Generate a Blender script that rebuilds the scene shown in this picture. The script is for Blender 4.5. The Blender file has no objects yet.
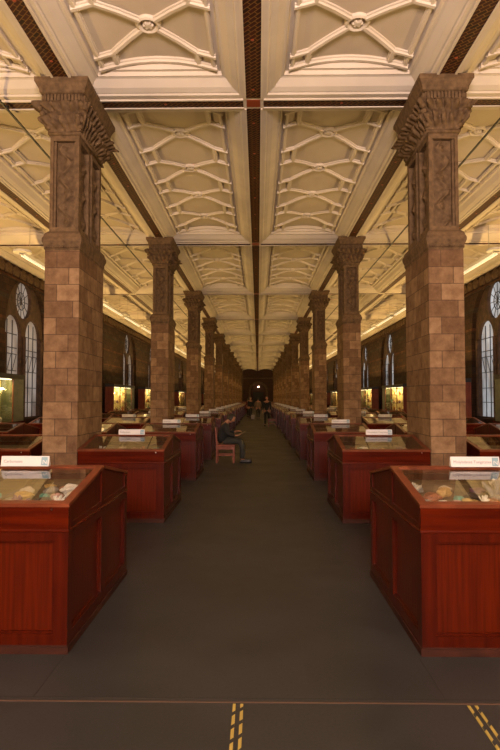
import bpy, bmesh, math, random
from mathutils import Vector, Matrix, noise
random.seed(7)
C = bpy.context.scene
COL = C.collection
R = math.radians

# ------------------------------------------------------------ camera
cd = bpy.data.cameras.new('camera'); cam = bpy.data.objects.new('camera', cd); COL.objects.link(cam)
cd.sensor_fit = 'VERTICAL'; cd.sensor_height = 24.0; cd.sensor_width = 16.0; cd.lens = 24.0*570/750
cd.clip_end = 300; cd.clip_start = .05
cam.location = (0, 0, 1.65)
cam.rotation_euler = (R(90)+math.atan(23/570), 0, math.atan(8/570))
C.camera = cam

# ------------------------------------------------------------ world, light, exposure
w = bpy.data.worlds.new('world'); C.world = w; w.use_nodes = True
w.node_tree.nodes['Background'].inputs[0].default_value = (.5, .6, .8, 1)
w.node_tree.nodes['Background'].inputs[1].default_value = .15
C.view_settings.view_transform = 'Standard'; C.view_settings.look = 'None'
C.view_settings.gamma = 1; C.view_settings.use_curve_mapping = False
C.view_settings.exposure = 0.0
C.cycles.use_denoising = True
C.cycles.max_bounces = 7
C.cycles.transparent_max_bounces = 16
C.cycles.caustics_reflective = False; C.cycles.caustics_refractive = False

UP_W = 2        # watts of every pendant towards the ceiling
UP_COL = (1.0, .60, .21)
DOWN_W = 2       # and downwards
SHOW_W = 120      # lamp in a lit wall showcase
SHOW_COL = (1.0, .66, .24)
CEIL_FILL_W = 195     # added unseen fill lights above the showcases, brightening the ceiling
CEIL_FILL_COL = (1.0, .62, .205)
FRONT_FILL_W = 1700     # added fill light behind the camera
FRONT_FILL_COL = (1.0, .74, .62)

def area(name, loc, rot, sx, sy, watts, col, spread=180):
    l = bpy.data.lights.new(name, 'AREA'); l.shape = 'RECTANGLE'; l.size = sx; l.size_y = sy
    l.energy = watts; l.color = col; l.spread = R(spread)
    o = bpy.data.objects.new(name, l); o.location = loc; o.rotation_euler = rot; COL.objects.link(o)
    return o
# added fill behind the camera, brightens near cases, pillars and ceiling from the front
area('front_fill', (0, -3.2, 3.6), (R(124), 0, 0), 3.0, 1.6, FRONT_FILL_W, FRONT_FILL_COL)

# ------------------------------------------------------------ layout (metres)
CX = -.065          # hall axis
S = 7.7             # bay length
P0 = 8.25           # first pillar row
NB = 10             # last pillar row index
YEND = 91.0; YBACK = -7.15
ZC = 6.0            # soffit
WX = 7.8            # side walls
ORD = ['first','second','third','fourth','fifth','sixth','seventh','eighth','ninth','tenth','eleventh','twelfth','thirteenth',
       'fourteenth','fifteenth','sixteenth','seventeenth','eighteenth','nineteenth','twentieth','twenty-first','twenty-second','twenty-third']

# ------------------------------------------------------------ materials
def mat(name, color=(.5,.5,.5), rough=.5, metal=0, spec=.5, emit=None, strength=0, coat=0):
    m = bpy.data.materials.new(name); m.use_nodes = True
    b = m.node_tree.nodes['Principled BSDF']
    b.inputs['Base Color'].default_value = (*color, 1); b.inputs['Roughness'].default_value = rough
    b.inputs['Metallic'].default_value = metal; b.inputs['Specular IOR Level'].default_value = spec
    b.inputs['Coat Weight'].default_value = coat
    if emit:
        b.inputs['Emission Color'].default_value = (*emit, 1); b.inputs['Emission Strength'].default_value = strength
    return m
def nodes(m): return m.node_tree.nodes, m.node_tree.links, m.node_tree.nodes['Principled BSDF']
def N(m, typ, **kw):
    n = m.node_tree.nodes.new(typ)
    for k, v in kw.items(): setattr(n, k, v)
    return n
def ramp(m, stops, interp='LINEAR'):
    r = N(m, 'ShaderNodeValToRGB'); r.color_ramp.interpolation = interp
    e = r.color_ramp.elements
    while len(e) < len(stops): e.new(.5)
    for el, (p, c) in zip(e, stops): el.position = p; el.color = (*c, 1)
    return r
def noisy(m, c1, c2, scale=(4,4,4), detail=6, bump=0, coord='Object', lo=.35, hi=.65, bscale=None, bdist=.01):
    ns, lk, b = nodes(m)
    tc = N(m,'ShaderNodeTexCoord'); mp = N(m,'ShaderNodeMapping'); mp.inputs['Scale'].default_value = scale
    nz = N(m,'ShaderNodeTexNoise'); nz.inputs['Scale'].default_value = 1; nz.inputs['Detail'].default_value = detail
    r = ramp(m, [(lo,c1),(hi,c2)])
    lk.new(tc.outputs[coord], mp.inputs[0]); lk.new(mp.outputs[0], nz.inputs['Vector'])
    lk.new(nz.outputs['Fac'], r.inputs[0]); lk.new(r.outputs[0], b.inputs['Base Color'])
    if bump:
        bp = N(m,'ShaderNodeBump'); bp.inputs['Strength'].default_value = bump; bp.inputs['Distance'].default_value = bdist
        lk.new(nz.outputs['Fac'], bp.inputs['Height']); lk.new(bp.outputs[0], b.inputs['Normal'])
    return m

def wood(name, c1, c2, rough=.3, scale=(22,22,1.6), coat=.05):
    m = mat(name, c1, rough, coat=coat, spec=.2); noisy(m, c1, c2, scale, 5, .05, lo=.3, hi=.7)
    m.node_tree.nodes['Principled BSDF'].inputs['Coat Roughness'].default_value = .12
    return m
M = {}
M['mahogany'] = wood('red mahogany', (.034,.0030,.0006), (.072,.0070,.0010))
M['mahogany_panel'] = wood('red mahogany panel', (.048,.0047,.0008), (.094,.0098,.0013), scale=(45,45,1.5))
M['mahogany_cross'] = wood('red mahogany rail', (.038,.0034,.0007), (.084,.0080,.0012), scale=(1.6,20,22), rough=.22)
M['plinth'] = wood('worn dark plinth', (.025,.008,.005), (.06,.018,.010), rough=.55, scale=(5,5,20), coat=0)
M['brown_frame'] = wood('brown wood frame', (.085,.020,.008), (.17,.045,.018), rough=.3, scale=(8,8,8))
M['case_bed'] = noisy(mat('case bed paper', rough=.85), (.10,.075,.038), (.22,.165,.085), (6,6,6), 4)
M['cream_card'] = mat('cream card', (.62,.55,.38), .8)
M['dark_inside'] = mat('dark inside', (.03,.015,.01), .8)
M['plaster'] = noisy(mat('cream plaster', rough=.75, spec=.2), (.60,.525,.44), (.67,.595,.505), (1.5,1.5,1.5), 3)
M['plaster_field'] = noisy(mat('buff plaster field', rough=.85, spec=.1), (.535,.455,.37), (.595,.515,.425), (1.2,1.2,1.2), 3)
M['white_sign'] = mat('white acrylic', (.60,.58,.57), .3)
M['text_grey'] = mat('grey lettering', (.20,.19,.20), .7)
M['logo_blue'] = mat('pale blue emblem', (.20,.32,.37), .6)
M['metal'] = mat('dull metal', (.45,.42,.38), .35, metal=1)
M['white_metal'] = mat('white enamel', (.75,.72,.66), .4)
M['black'] = mat('black metal', (.02,.018,.016), .5)
M['tube'] = mat('lit tube', (1,1,1), .5, emit=(1,.80,.48), strength=.6)
M['show_lamp'] = mat('lit strip', (1,1,1), .5, emit=(1,.82,.45), strength=4)
M['show_back'] = noisy(mat('showcase lining', rough=.8), (.72,.58,.30), (.82,.68,.38), (3,3,3), 3)
M['green_glass'] = noisy(mat('greenish painted end', rough=.35), (.04,.055,.035), (.08,.10,.065), (2,2,6), 4)

# pillar stone : one course = .228 m, uv in metres
def blocks(name, c1, c2, cm, bw, bh, msize, bump=.25, offs=.5, rough=.8):
    m = mat(name, c1, rough, spec=.2); ns, lk, b = nodes(m)
    tc = N(m,'ShaderNodeTexCoord')
    br = N(m,'ShaderNodeTexBrick'); br.offset = offs; br.squash = 1.35; br.squash_frequency = 3; br.offset_frequency = 2
    br.inputs['Scale'].default_value = 1; br.inputs['Brick Width'].default_value = bw; br.inputs['Row Height'].default_value = bh
    br.inputs['Mortar Size'].default_value = msize; br.inputs['Mortar Smooth'].default_value = .3; br.inputs['Bias'].default_value = 0
    br.inputs['Color1'].default_value = (*c1,1); br.inputs['Color2'].default_value = (*c2,1); br.inputs['Mortar'].default_value = (*cm,1)
    lk.new(tc.outputs['UV'], br.inputs['Vector'])
    nz = N(m,'ShaderNodeTexNoise'); nz.inputs['Scale'].default_value = 7; nz.inputs['Detail'].default_value = 8; nz.inputs['Roughness'].default_value = .65
    lk.new(tc.outputs['Object'], nz.inputs['Vector'])
    r = ramp(m, [(.28,(.58,.50,.46)),(.72,(1.28,1.28,1.3))]); lk.new(nz.outputs['Fac'], r.inputs[0])
    mx = N(m,'ShaderNodeMix', data_type='RGBA', blend_type='MULTIPLY'); mx.inputs['Factor'].default_value = 1
    lk.new(br.outputs['Color'], mx.inputs['A']); lk.new(r.outputs[0], mx.inputs['B']); lk.new(mx.outputs['Result'], b.inputs['Base Color'])
    bp = N(m,'ShaderNodeBump'); bp.inputs['Strength'].default_value = bump; bp.inputs['Distance'].default_value = .01; bp.invert = True
    ad = N(m,'ShaderNodeMath', operation='MULTIPLY_ADD'); lk.new(nz.outputs['Fac'], ad.inputs[0]); ad.inputs[1].default_value = .35
    lk.new(br.outputs['Fac'], ad.inputs[2]); lk.new(ad.outputs[0], bp.inputs['Height']); lk.new(bp.outputs[0], b.inputs['Normal'])
    return m
M['stone'] = blocks('terracotta blocks', (.145,.083,.042), (.27,.172,.092), (.088,.053,.030), .33, .228, .006)
M['carved'] = noisy(mat('carved terracotta', rough=.8, spec=.2), (.078,.046,.023), (.165,.103,.053), (14,14,14), 8, .15, lo=.3, hi=.7)
# walls: dark terracotta with horizontal bands
def wallmat():
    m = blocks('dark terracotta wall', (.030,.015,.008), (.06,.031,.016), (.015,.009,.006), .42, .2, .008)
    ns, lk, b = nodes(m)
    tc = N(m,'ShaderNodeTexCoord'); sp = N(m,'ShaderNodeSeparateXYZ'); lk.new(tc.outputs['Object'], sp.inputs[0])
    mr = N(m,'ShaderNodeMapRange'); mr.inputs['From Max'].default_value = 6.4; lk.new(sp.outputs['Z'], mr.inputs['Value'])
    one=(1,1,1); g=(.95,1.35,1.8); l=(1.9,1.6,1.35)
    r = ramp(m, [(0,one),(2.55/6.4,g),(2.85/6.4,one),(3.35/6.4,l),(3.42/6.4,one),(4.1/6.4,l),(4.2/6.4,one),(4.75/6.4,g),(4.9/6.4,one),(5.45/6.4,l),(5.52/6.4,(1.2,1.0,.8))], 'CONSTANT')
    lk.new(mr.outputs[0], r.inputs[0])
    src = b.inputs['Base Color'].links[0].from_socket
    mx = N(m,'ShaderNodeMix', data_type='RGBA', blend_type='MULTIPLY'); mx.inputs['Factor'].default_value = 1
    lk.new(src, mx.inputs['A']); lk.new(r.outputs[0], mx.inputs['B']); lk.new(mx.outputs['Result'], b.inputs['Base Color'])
    return m
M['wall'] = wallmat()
# floor
def floormat():
    m = mat('worn grey brown floor', (.07,.06,.05), .5, spec=.35); ns, lk, b = nodes(m)
    tc = N(m,'ShaderNodeTexCoord')
    nz = N(m,'ShaderNodeTexNoise'); nz.inputs['Scale'].default_value = 1.1; nz.inputs['Detail'].default_value = 8; nz.inputs['Roughness'].default_value = .6
    n2 = N(m,'ShaderNodeTexNoise'); n2.inputs['Scale'].default_value = 60; n2.inputs['Detail'].default_value = 3
    lk.new(tc.outputs['Object'], nz.inputs['Vector']); lk.new(tc.outputs['Object'], n2.inputs['Vector'])
    r = ramp(m, [(.3,(.023,.0225,.022)),(.7,(.036,.0345,.0325))]); lk.new(nz.outputs['Fac'], r.inputs[0])
    r2 = ramp(m, [(.35,(.85,.85,.85)),(.7,(1.1,1.1,1.1))]); lk.new(n2.outputs['Fac'], r2.inputs[0])
    mx = N(m,'ShaderNodeMix', data_type='RGBA', blend_type='MULTIPLY'); mx.inputs['Factor'].default_value = 1
    lk.new(r.outputs[0], mx.inputs['A']); lk.new(r2.outputs[0], mx.inputs['B']); lk.new(mx.outputs['Result'], b.inputs['Base Color'])
    r3 = ramp(m, [(.3,(.38,)*3),(.7,(.55,)*3)]); lk.new(nz.outputs['Fac'], r3.inputs[0]); lk.new(r3.outputs[0], b.inputs['Roughness'])
    return m
M['floor'] = floormat()
M['seam'] = mat('floor joint strip', (.10,.055,.035), .5)
M['seam_dark'] = mat('dark floor joint', (.018,.016,.014), .6)
# ornate strip: dark ground, interlaced gold pattern and red bosses
def ornate():
    m = mat('painted strapwork', (.03,.01,.006), .6, spec=.15); ns, lk, b = nodes(m)
    tc = N(m,'ShaderNodeTexCoord')
    mp = N(m,'ShaderNodeMapping'); mp.inputs['Rotation'].default_value = (0,0,R(45)); mp.inputs['Scale'].default_value = (9,9,1)
    lk.new(tc.outputs['UV'], mp.inputs[0])
    ck = N(m,'ShaderNodeTexBrick'); ck.inputs['Scale'].default_value = 1; ck.inputs['Brick Width'].default_value = 1.0; ck.inputs['Row Height'].default_value = .5
    ck.inputs['Mortar Size'].default_value = .055; ck.inputs['Color1'].default_value=(.020,.008,.005,1); ck.inputs['Color2'].default_value=(.05,.012,.008,1); ck.inputs['Mortar'].default_value=(.15,.075,.02,1)
    lk.new(mp.outputs[0], ck.inputs['Vector']); lk.new(ck.outputs['Color'], b.inputs['Base Color'])
    return m
M['ornate'] = ornate()
M['boss'] = mat('red gold boss', (.30,.06,.02), .4, metal=.2)
M['yellow'] = mat('yellow tape', (.36,.27,.06), .6)
M['tape_black'] = mat('black tape', (.02,.02,.02), .6)
M['lead'] = mat('window lead', (.035,.03,.028), .6)
M['tracery'] = noisy(mat('window stone', rough=.85), (.05,.028,.016), (.10,.055,.032), (6,6,6), 6, .2)
def pane(name, c1, c2, st):
    m = mat(name, (.6,.6,.6), .25); noisy(m, c1, c2, (1.2,1.2,.9), 5, lo=.35, hi=.62)
    ns, lk, b = nodes(m); src = b.inputs['Base Color'].links[0].from_socket
    lk.new(src, b.inputs['Emission Color']); b.inputs['Emission Strength'].default_value = st
    lk.remove(b.inputs['Base Color'].links[0]); b.inputs['Base Color'].default_value = (.3,.3,.3,1)
    return m
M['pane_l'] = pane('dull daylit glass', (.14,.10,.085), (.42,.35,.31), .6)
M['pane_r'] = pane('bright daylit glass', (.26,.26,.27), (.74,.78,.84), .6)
def glassmat():
    m = bpy.data.materials.new('clear glass'); m.use_nodes = True; t = m.node_tree; t.nodes.clear()
    o = t.nodes.new('ShaderNodeOutputMaterial'); mx = t.nodes.new('ShaderNodeMixShader'); tr = t.nodes.new('ShaderNodeBsdfTransparent')
    gl = t.nodes.new('ShaderNodeBsdfGlossy'); gl.inputs['Roughness'].default_value = .02
    lw = t.nodes.new('ShaderNodeLayerWeight'); lw.inputs['Blend'].default_value = .5
    pw = t.nodes.new('ShaderNodeMath'); pw.operation='POWER'; pw.inputs[1].default_value = 2.7; t.links.new(lw.outputs['Facing'], pw.inputs[0])
    fr = t.nodes.new('ShaderNodeMath'); fr.operation='MULTIPLY_ADD'; fr.inputs[1].default_value = .95; fr.inputs[2].default_value = .06; t.links.new(pw.outputs[0], fr.inputs[0])
    tr.inputs['Color'].default_value = (.93,.95,.92,1)
    t.links.new(fr.outputs[0], mx.inputs[0]); t.links.new(tr.outputs[0], mx.inputs[1]); t.links.new(gl.outputs[0], mx.inputs[2]); t.links.new(mx.outputs[0], o.inputs[0])
    return m
M['glass'] = glassmat()
M['jacket'] = noisy(mat('dark jacket', rough=.85), (.006,.0065,.007), (.014,.015,.016), (8,8,8), 4)
M['trousers'] = noisy(mat('grey trousers', rough=.85), (.018,.020,.017), (.036,.038,.033), (8,8,8), 4)
M['skin'] = mat('skin', (.36,.17,.10), .55)
M['hair'] = noisy(mat('dark hair', rough=.7), (.008,.006,.005), (.02,.014,.010), (30,30,30), 3)
M['shoe'] = mat('dark shoe', (.012,.010,.009), .4)
M['red_coat'] = mat('dark red coat', (.10,.018,.014), .8)
M['tan_coat'] = mat('tan coat', (.16,.10,.06), .8)
M['pale_bag'] = mat('pale bag', (.55,.50,.44), .7)
M['chair_wood'] = wood('chair wood', (.15,.035,.018), (.27,.075,.038), rough=.35, scale=(10,10,3))
M['end_wall'] = noisy(mat('end wall brick', rough=.85), (.030,.011,.006), (.055,.021,.011), (1.2,1.2,5), 6)
M['black_void'] = mat('dark doorway', (.008,.008,.009), .7)
M['lit_lamp'] = mat('lit lamp', (1,1,1), .5, emit=(1,.62,.4), strength=14)

SPEC_COL = {'pale':(.60,.54,.42),'white':(.78,.75,.68),'teal':(.10,.34,.28),'purple':(.16,.07,.14),'orange':(.55,.20,.08),'grey':(.28,.26,.23),
            'ochre':(.55,.36,.12),'dark':(.05,.04,.04),'rust':(.32,.11,.05),'pink':(.55,.32,.27)}
for k, c in SPEC_COL.items():
    M['sp_'+k] = noisy(mat(k+' mineral', rough=.35), tuple(v*.65 for v in c), tuple(min(1,v*1.25) for v in c), (25,25,25), 5, .3)

# ------------------------------------------------------------ helpers
def add_box(bm, x0,x1,y0,y1,z0,z1, mi=0, bev=0):
    vs = [bm.verts.new(p) for p in ((x0,y0,z0),(x1,y0,z0),(x1,y1,z0),(x0,y1,z0),(x0,y0,z1),(x1,y0,z1),(x1,y1,z1),(x0,y1,z1))]
    fs = [bm.faces.new([vs[i] for i in f]) for f in ((0,3,2,1),(4,5,6,7),(0,1,5,4),(1,2,6,5),(2,3,7,6),(3,0,4,7))]
    for f in fs: f.material_index = mi
    if bev:
        es = set(e for f in fs for e in f.edges)
        bmesh.ops.bevel(bm, geom=list(es), offset=bev, segments=2, affect='EDGES', profile=.6)
def add_prism(bm, pts, n, mi=0):
    """closed outline pts (list of Vector) extruded by vector n"""
    a = [bm.verts.new(p) for p in pts]; b_ = [bm.verts.new(Vector(p)+Vector(n)) for p in pts]
    k = len(pts); fs = [bm.faces.new(a[::-1]), bm.faces.new(b_)]
    for i in range(k): fs.append(bm.faces.new((a[i],a[(i+1)%k],b_[(i+1)%k],b_[i])))
    for f in fs: f.material_index = mi
def add_cyl(bm, p0, p1, r, seg=12, r2=None):
    p0=Vector(p0); p1=Vector(p1); d=p1-p0; q=d.to_track_quat('Z','Y').to_matrix().to_4x4()
    bmesh.ops.create_cone(bm, cap_ends=True, segments=seg, radius1=r, radius2=r if r2 is None else r2, depth=d.length, matrix=Matrix.Translation((p0+p1)/2)@q)
def add_ring(bm, c, r, w_, h, seg=24, sy=1, up=-1):
    """flat moulded ring lying in xy, hanging down by h"""
    prof = [(-w_/2,0),(-w_*.35,up*h*.7),(0,up*h),(w_*.35,up*h*.7),(w_/2,0)]
    rows=[]
    for i in range(seg):
        a=2*math.pi*i/seg
        rows.append([bm.verts.new((c[0]+(r+d)*math.cos(a), c[1]+(r+d)*math.sin(a)*sy, c[2]+z)) for d,z in prof])
    for i in range(seg):
        A=rows[i];B=rows[(i+1)%seg]
        for j in range(len(prof)-1): bm.faces.new((A[j],A[j+1],B[j+1],B[j]))
def link(name, data, parent=None, **p):
    o = bpy.data.objects.new(name, data); COL.objects.link(o)
    if parent: o.parent = parent
    for k, v in p.items(): o[k] = v
    return o
def obj(name, bm, mats, parent=None, smooth=False, **p):
    bmesh.ops.recalc_face_normals(bm, faces=bm.faces[:])
    me = bpy.data.meshes.new(name); bm.to_mesh(me); bm.free()
    if not isinstance(mats, (list,tuple)): mats = [mats]
    for m in mats: me.materials.append(m)
    if smooth:
        for f in me.polygons: f.use_smooth = True
    return link(name, me, parent, **p)
def struct(name, bm, mats, parent=None, smooth=False):
    o = obj(name, bm, mats, parent, smooth); o['kind'] = 'structure'; return o
def thing(name, label, cat, loc=(0,0,0), rz=0, group=None):
    o = bpy.data.objects.new(name, None); COL.objects.link(o); o.empty_display_size = .1
    o.location = loc; o.rotation_euler = (0,0,rz); tag(o, label, cat, group); return o
def tag(o, label, cat, group=None):
    o['label'] = label; o['category'] = cat; o['kind'] = 'thing'
    if group: o['group'] = group
    elif 'group' in o.keys(): del o['group']
    return o
def dup(root, loc, label, group, rz=None, skip=()):
    r = root.copy(); COL.objects.link(r); r.location = loc
    if rz is not None: r.rotation_euler = (0,0,rz)
    r['label'] = label
    if group: r['group'] = group
    for ch in list(root.children):
        if ch.name.split('.')[0] in skip: continue
        c = ch.copy(); COL.objects.link(c); c.parent = r
        for g in ch.children:
            d = g.copy(); COL.objects.link(d); d.parent = c
    return r
def B(): return bmesh.new()
def box_uv(me, sx=1, sz=1):
    uv = me.uv_layers.new(name='uv')
    for p in me.polygons:
        n = p.normal
        for li in p.loop_indices:
            v = me.vertices[me.loops[li].vertex_index].co
            if abs(n.z) > .7: uv.data[li].uv = (v.x, v.y)
            elif abs(n.y) >= abs(n.x): uv.data[li].uv = (v.x*sx+.07, v.z*sz)
            else: uv.data[li].uv = (v.y*sx+.21, v.z*sz)

# ------------------------------------------------------------ setting: floor, walls
bm = B(); add_box(bm, -9, 9, YBACK-.2, YEND+.3, -.2, 0); struct('floor', bm, M['floor'])
bm = B(); add_box(bm, -7.7, 7.7, 3.155, 3.165, 0, .002); struct('trim_1', bm, M['seam'])
bm = B()
for y in [y0 for y0 in (3.195,)]: add_box(bm, -7.7, 7.7, y, y+.008, 0, .0015)
add_box(bm, 1.02, 1.026, 3.2, 3.7, 0, .0015); add_box(bm, -1.245, -1.239, 3.2, 3.7, 0, .0015)
struct('trim_2', bm, M['seam_dark'])

def arch_pts(cy, hw, z0, zs, rise, n=14):
    """pointed/round arch outline in (y,z), counter-clockwise from bottom left"""
    pts = [(cy-hw, z0), (cy+hw, z0)]
    for i in range(n+1):
        a = math.pi*i/n
        pts.append((cy+hw*math.cos(a), zs+rise*math.sin(a)))
    return pts
def lancet_pts(cy, hw, z0, zs, zt, n=8):
    pts = [(cy-hw,z0),(cy+hw,z0)]
    for i in range(n+1):
        t=i/n; pts.append((cy+hw*math.cos(t*math.pi/2)**.9 if i<n else cy, zs+(zt-zs)*math.sin(t*math.pi/2)))
    for i in range(1,n+1):
        t=1-i/n; pts.append((cy-hw*math.cos(t*math.pi/2)**.9 if t<1 else cy, zs+(zt-zs)*math.sin(t*math.pi/2)))
    return pts
def circ_pts(cy, cz, r, n=24): return [(cy+r*math.cos(2*math.pi*i/n), cz+r*math.sin(2*math.pi*i/n)) for i in range(n)]
def sheet(bm, outer, holes, x0, x1):
    """flat slab in the yz plane with holes, thick from x0 to x1"""
    loops = [outer]+holes; edges=[]; rings=[]
    for lp in loops:
        vs=[bm.verts.new((x0,y,z)) for y,z in lp]; rings.append(vs)
        for i in range(len(vs)): edges.append(bm.edges.new((vs[i],vs[(i+1)%len(vs)])))
    res = bmesh.ops.triangle_fill(bm, use_beauty=True, use_dissolve=False, edges=edges, normal=(1,0,0))
    fs=[g for g in res['geom'] if isinstance(g,bmesh.types.BMFace)]
    back={}
    for f in fs:
        for v in f.verts:
            if v not in back: back[v]=bm.verts.new((x1,v.co.y,v.co.z))
    for f in fs: bm.faces.new([back[v] for v in reversed(f.verts)])
    for vs in rings:
        for i in range(len(vs)):
            a=vs[i];b2=vs[(i+1)%len(vs)]
            bm.faces.new((a,b2,back[b2],back[a]))
WY = [19.15+S*k for k in range(-3, 9)]
wy_vis = [y for y in WY if y > 9]
for side, nm in ((-1,'wall_left'),(1,'wall_right')):
    bm = B()
    edges_y = [YBACK-.2]+[y+S/2 for y in WY[:-1]]+[YEND+.2]
    for i, wy in enumerate(WY):
        y0, y1 = edges_y[i], edges_y[i+1]
        hole = [arch_pts(wy, 1.72, .95, 3.95, 1.72)]
        sheet(bm, [(y0,0),(y1,0),(y1,6.45),(y0,6.45)], hole, side*WX, side*(WX+.16))
    # string courses
    for z, h, d in ((.86,.09,.05),(5.42,.06,.05)): 
        for i in range(len(WY)):
            add_box(bm, *sorted((side*(WX-d), side*WX)), edges_y[i], edges_y[i+1], z, z+h)
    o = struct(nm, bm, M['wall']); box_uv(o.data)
    # frieze with relief under the ceiling
    bm = B(); nseg = int((YEND-YBACK)/.55)
    for i in range(nseg):
        y = YBACK+.3+i*.55
        add_prism(bm, [Vector((side*WX,y,5.56)),Vector((side*WX,y+.34,5.56)),Vector((side*WX,y+.42,5.78)),Vector((side*WX,y+.17,5.9)),Vector((side*WX,y-.08,5.78))], (-side*.06,0,0))
    struct('trim_3' if side<0 else 'trim_4', bm, M['carved'])
wn = 0
for side in (-1,1):
    proto = None
    for k, wy in enumerate(WY):
        if wy < 9: continue
        wn += 1
        if proto is None:
            bm = B(); X0, X1 = side*(WX+.16), side*(WX+.34)
            outer = arch_pts(0, 1.80, .88, 3.95, 1.80)
            holes = [lancet_pts(-.82,.64,1.0,3.72,4.36), lancet_pts(.82,.64,1.0,3.72,4.36), circ_pts(0,4.95,.63)]
            sheet(bm, outer, holes, X0, X1)
            for cy in (-.86,.86,-1.5,1.5,0):            # nook shafts between the lights
                if cy in (-.86,.86): continue
                add_cyl(bm, (X0-side*.03,cy,1.0),(X0-side*.03,cy,3.7), .07, 8)
            root = struct(f'window_{wn}', bm, M['tracery'])
            root.location = (0,wy,0); box_uv(root.data)
            for lp in holes:
                bm = B(); bm.faces.new([bm.verts.new((side*(WX+.27),y,z)) for y,z in lp])
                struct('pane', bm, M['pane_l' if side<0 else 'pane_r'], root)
            bm = B(); xa = side*(WX+.25); t=.012
            for c in (-.86,.86):
                for yy in (c-.2,c+.2): add_box(bm, xa-t, xa+t, yy-t, yy+t, 1.0, 4.2)
                for zz in (1.5,2.0,2.55,3.1,3.3,3.75): add_box(bm, xa-t,xa+t,c-.54,c+.54, zz-t, zz+t)
                for q in (-.4,0,.4):
                    add_prism(bm, [Vector((xa,c+q-.14,2.57)),Vector((xa,c+q-.11,2.57)),Vector((xa,c+q+.15,3.08)),Vector((xa,c+q+.12,3.08))], (side*.01,0,0))
            for a in range(6):
                an=a*math.pi/6; dy,dz=.6*math.cos(an),.6*math.sin(an)
                add_cyl(bm,(xa,-dy,4.93-dz),(xa,dy,4.93+dz),.012,5)
            ring=[Vector((xa,.3*math.cos(2*math.pi*i/16),4.93+.3*math.sin(2*math.pi*i/16))) for i in range(17)]
            for i in range(16): add_cyl(bm, ring[i], ring[i+1], .015, 5)
            struct('glazing_bar', bm, M['lead'], root)
            proto = root
        else:
            r = proto.copy(); r.name = f'window_{wn}'; COL.objects.link(r); r.location = (0,wy,0)
            for ch in list(proto.children):
                c = ch.copy(); COL.objects.link(c); c.parent = r
# end wall and back wall
bm = B(); add_box(bm, -8.2, 8.2, YEND, YEND+.3, 0, 6.6)
ap = arch_pts(0, 1.35, 0, 2.9, 1.2, 16)
struct('wall_end', bm, M['end_wall'])
bm = B(); prev=None
ring_o=[(1.55*math.cos(math.pi*i/16), 2.8+1.5*math.sin(math.pi*i/16)) for i in range(17)]; ring_i=[(1.2*math.cos(math.pi*i/16), 2.8+1.15*math.sin(math.pi*i/16)) for i in range(17)]
for i in range(16):
    add_prism(bm, [Vector((p[0]+.05,YEND,p[1])) for p in (ring_o[i],ring_o[i+1],ring_i[i+1],ring_i[i])], (0,-.25,0))
for s in (-1,1): add_box(bm, *sorted((s*1.2+.05,s*1.55+.05)), YEND-.25, YEND, 0, 2.8)
for x in (-5.2,-2.6,2.6,5.2): add_box(bm, x-.25, x+.25, YEND-.2, YEND, 0, 6.0)
add_box(bm, -7.8, 7.8, YEND-.12, YEND, 4.7, 4.9)
struct('trim_5', bm, M['tracery'])
bm = B(); add_box(bm, -.78, .88, YEND-.06, YEND-.01, 0, 2.6); struct('door_1', bm, M['black_void'])
bm = B(); add_box(bm, -.86, -.78, YEND-.1, YEND-.01, 0, 2.7); add_box(bm, .88, .96, YEND-.1, YEND-.01, 0, 2.7); add_box(bm, -.78, .88, YEND-.1, YEND-.01, 2.6, 2.7)
struct('trim_6', bm, M['plinth'])
t = thing('wall_lamp', 'small lit lamp above the doorway in the end wall', 'lamp', (.06, YEND-.26, 3.42))
bm = B(); bmesh.ops.create_uvsphere(bm, u_segments=14, v_segments=8, radius=.12); obj('bulb', bm, M['lit_lamp'], t, True)
bm = B(); add_cyl(bm, (0,.24,0),(0,0.08,0), .05); add_cyl(bm,(0,.26,0),(0,.22,0),.14); obj('bracket', bm, M['black'], t)
bm = B(); add_box(bm, -8.2, 8.2, YBACK-.3, YBACK, 0, 6.6); struct('wall_back', bm, M['end_wall'])

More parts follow.
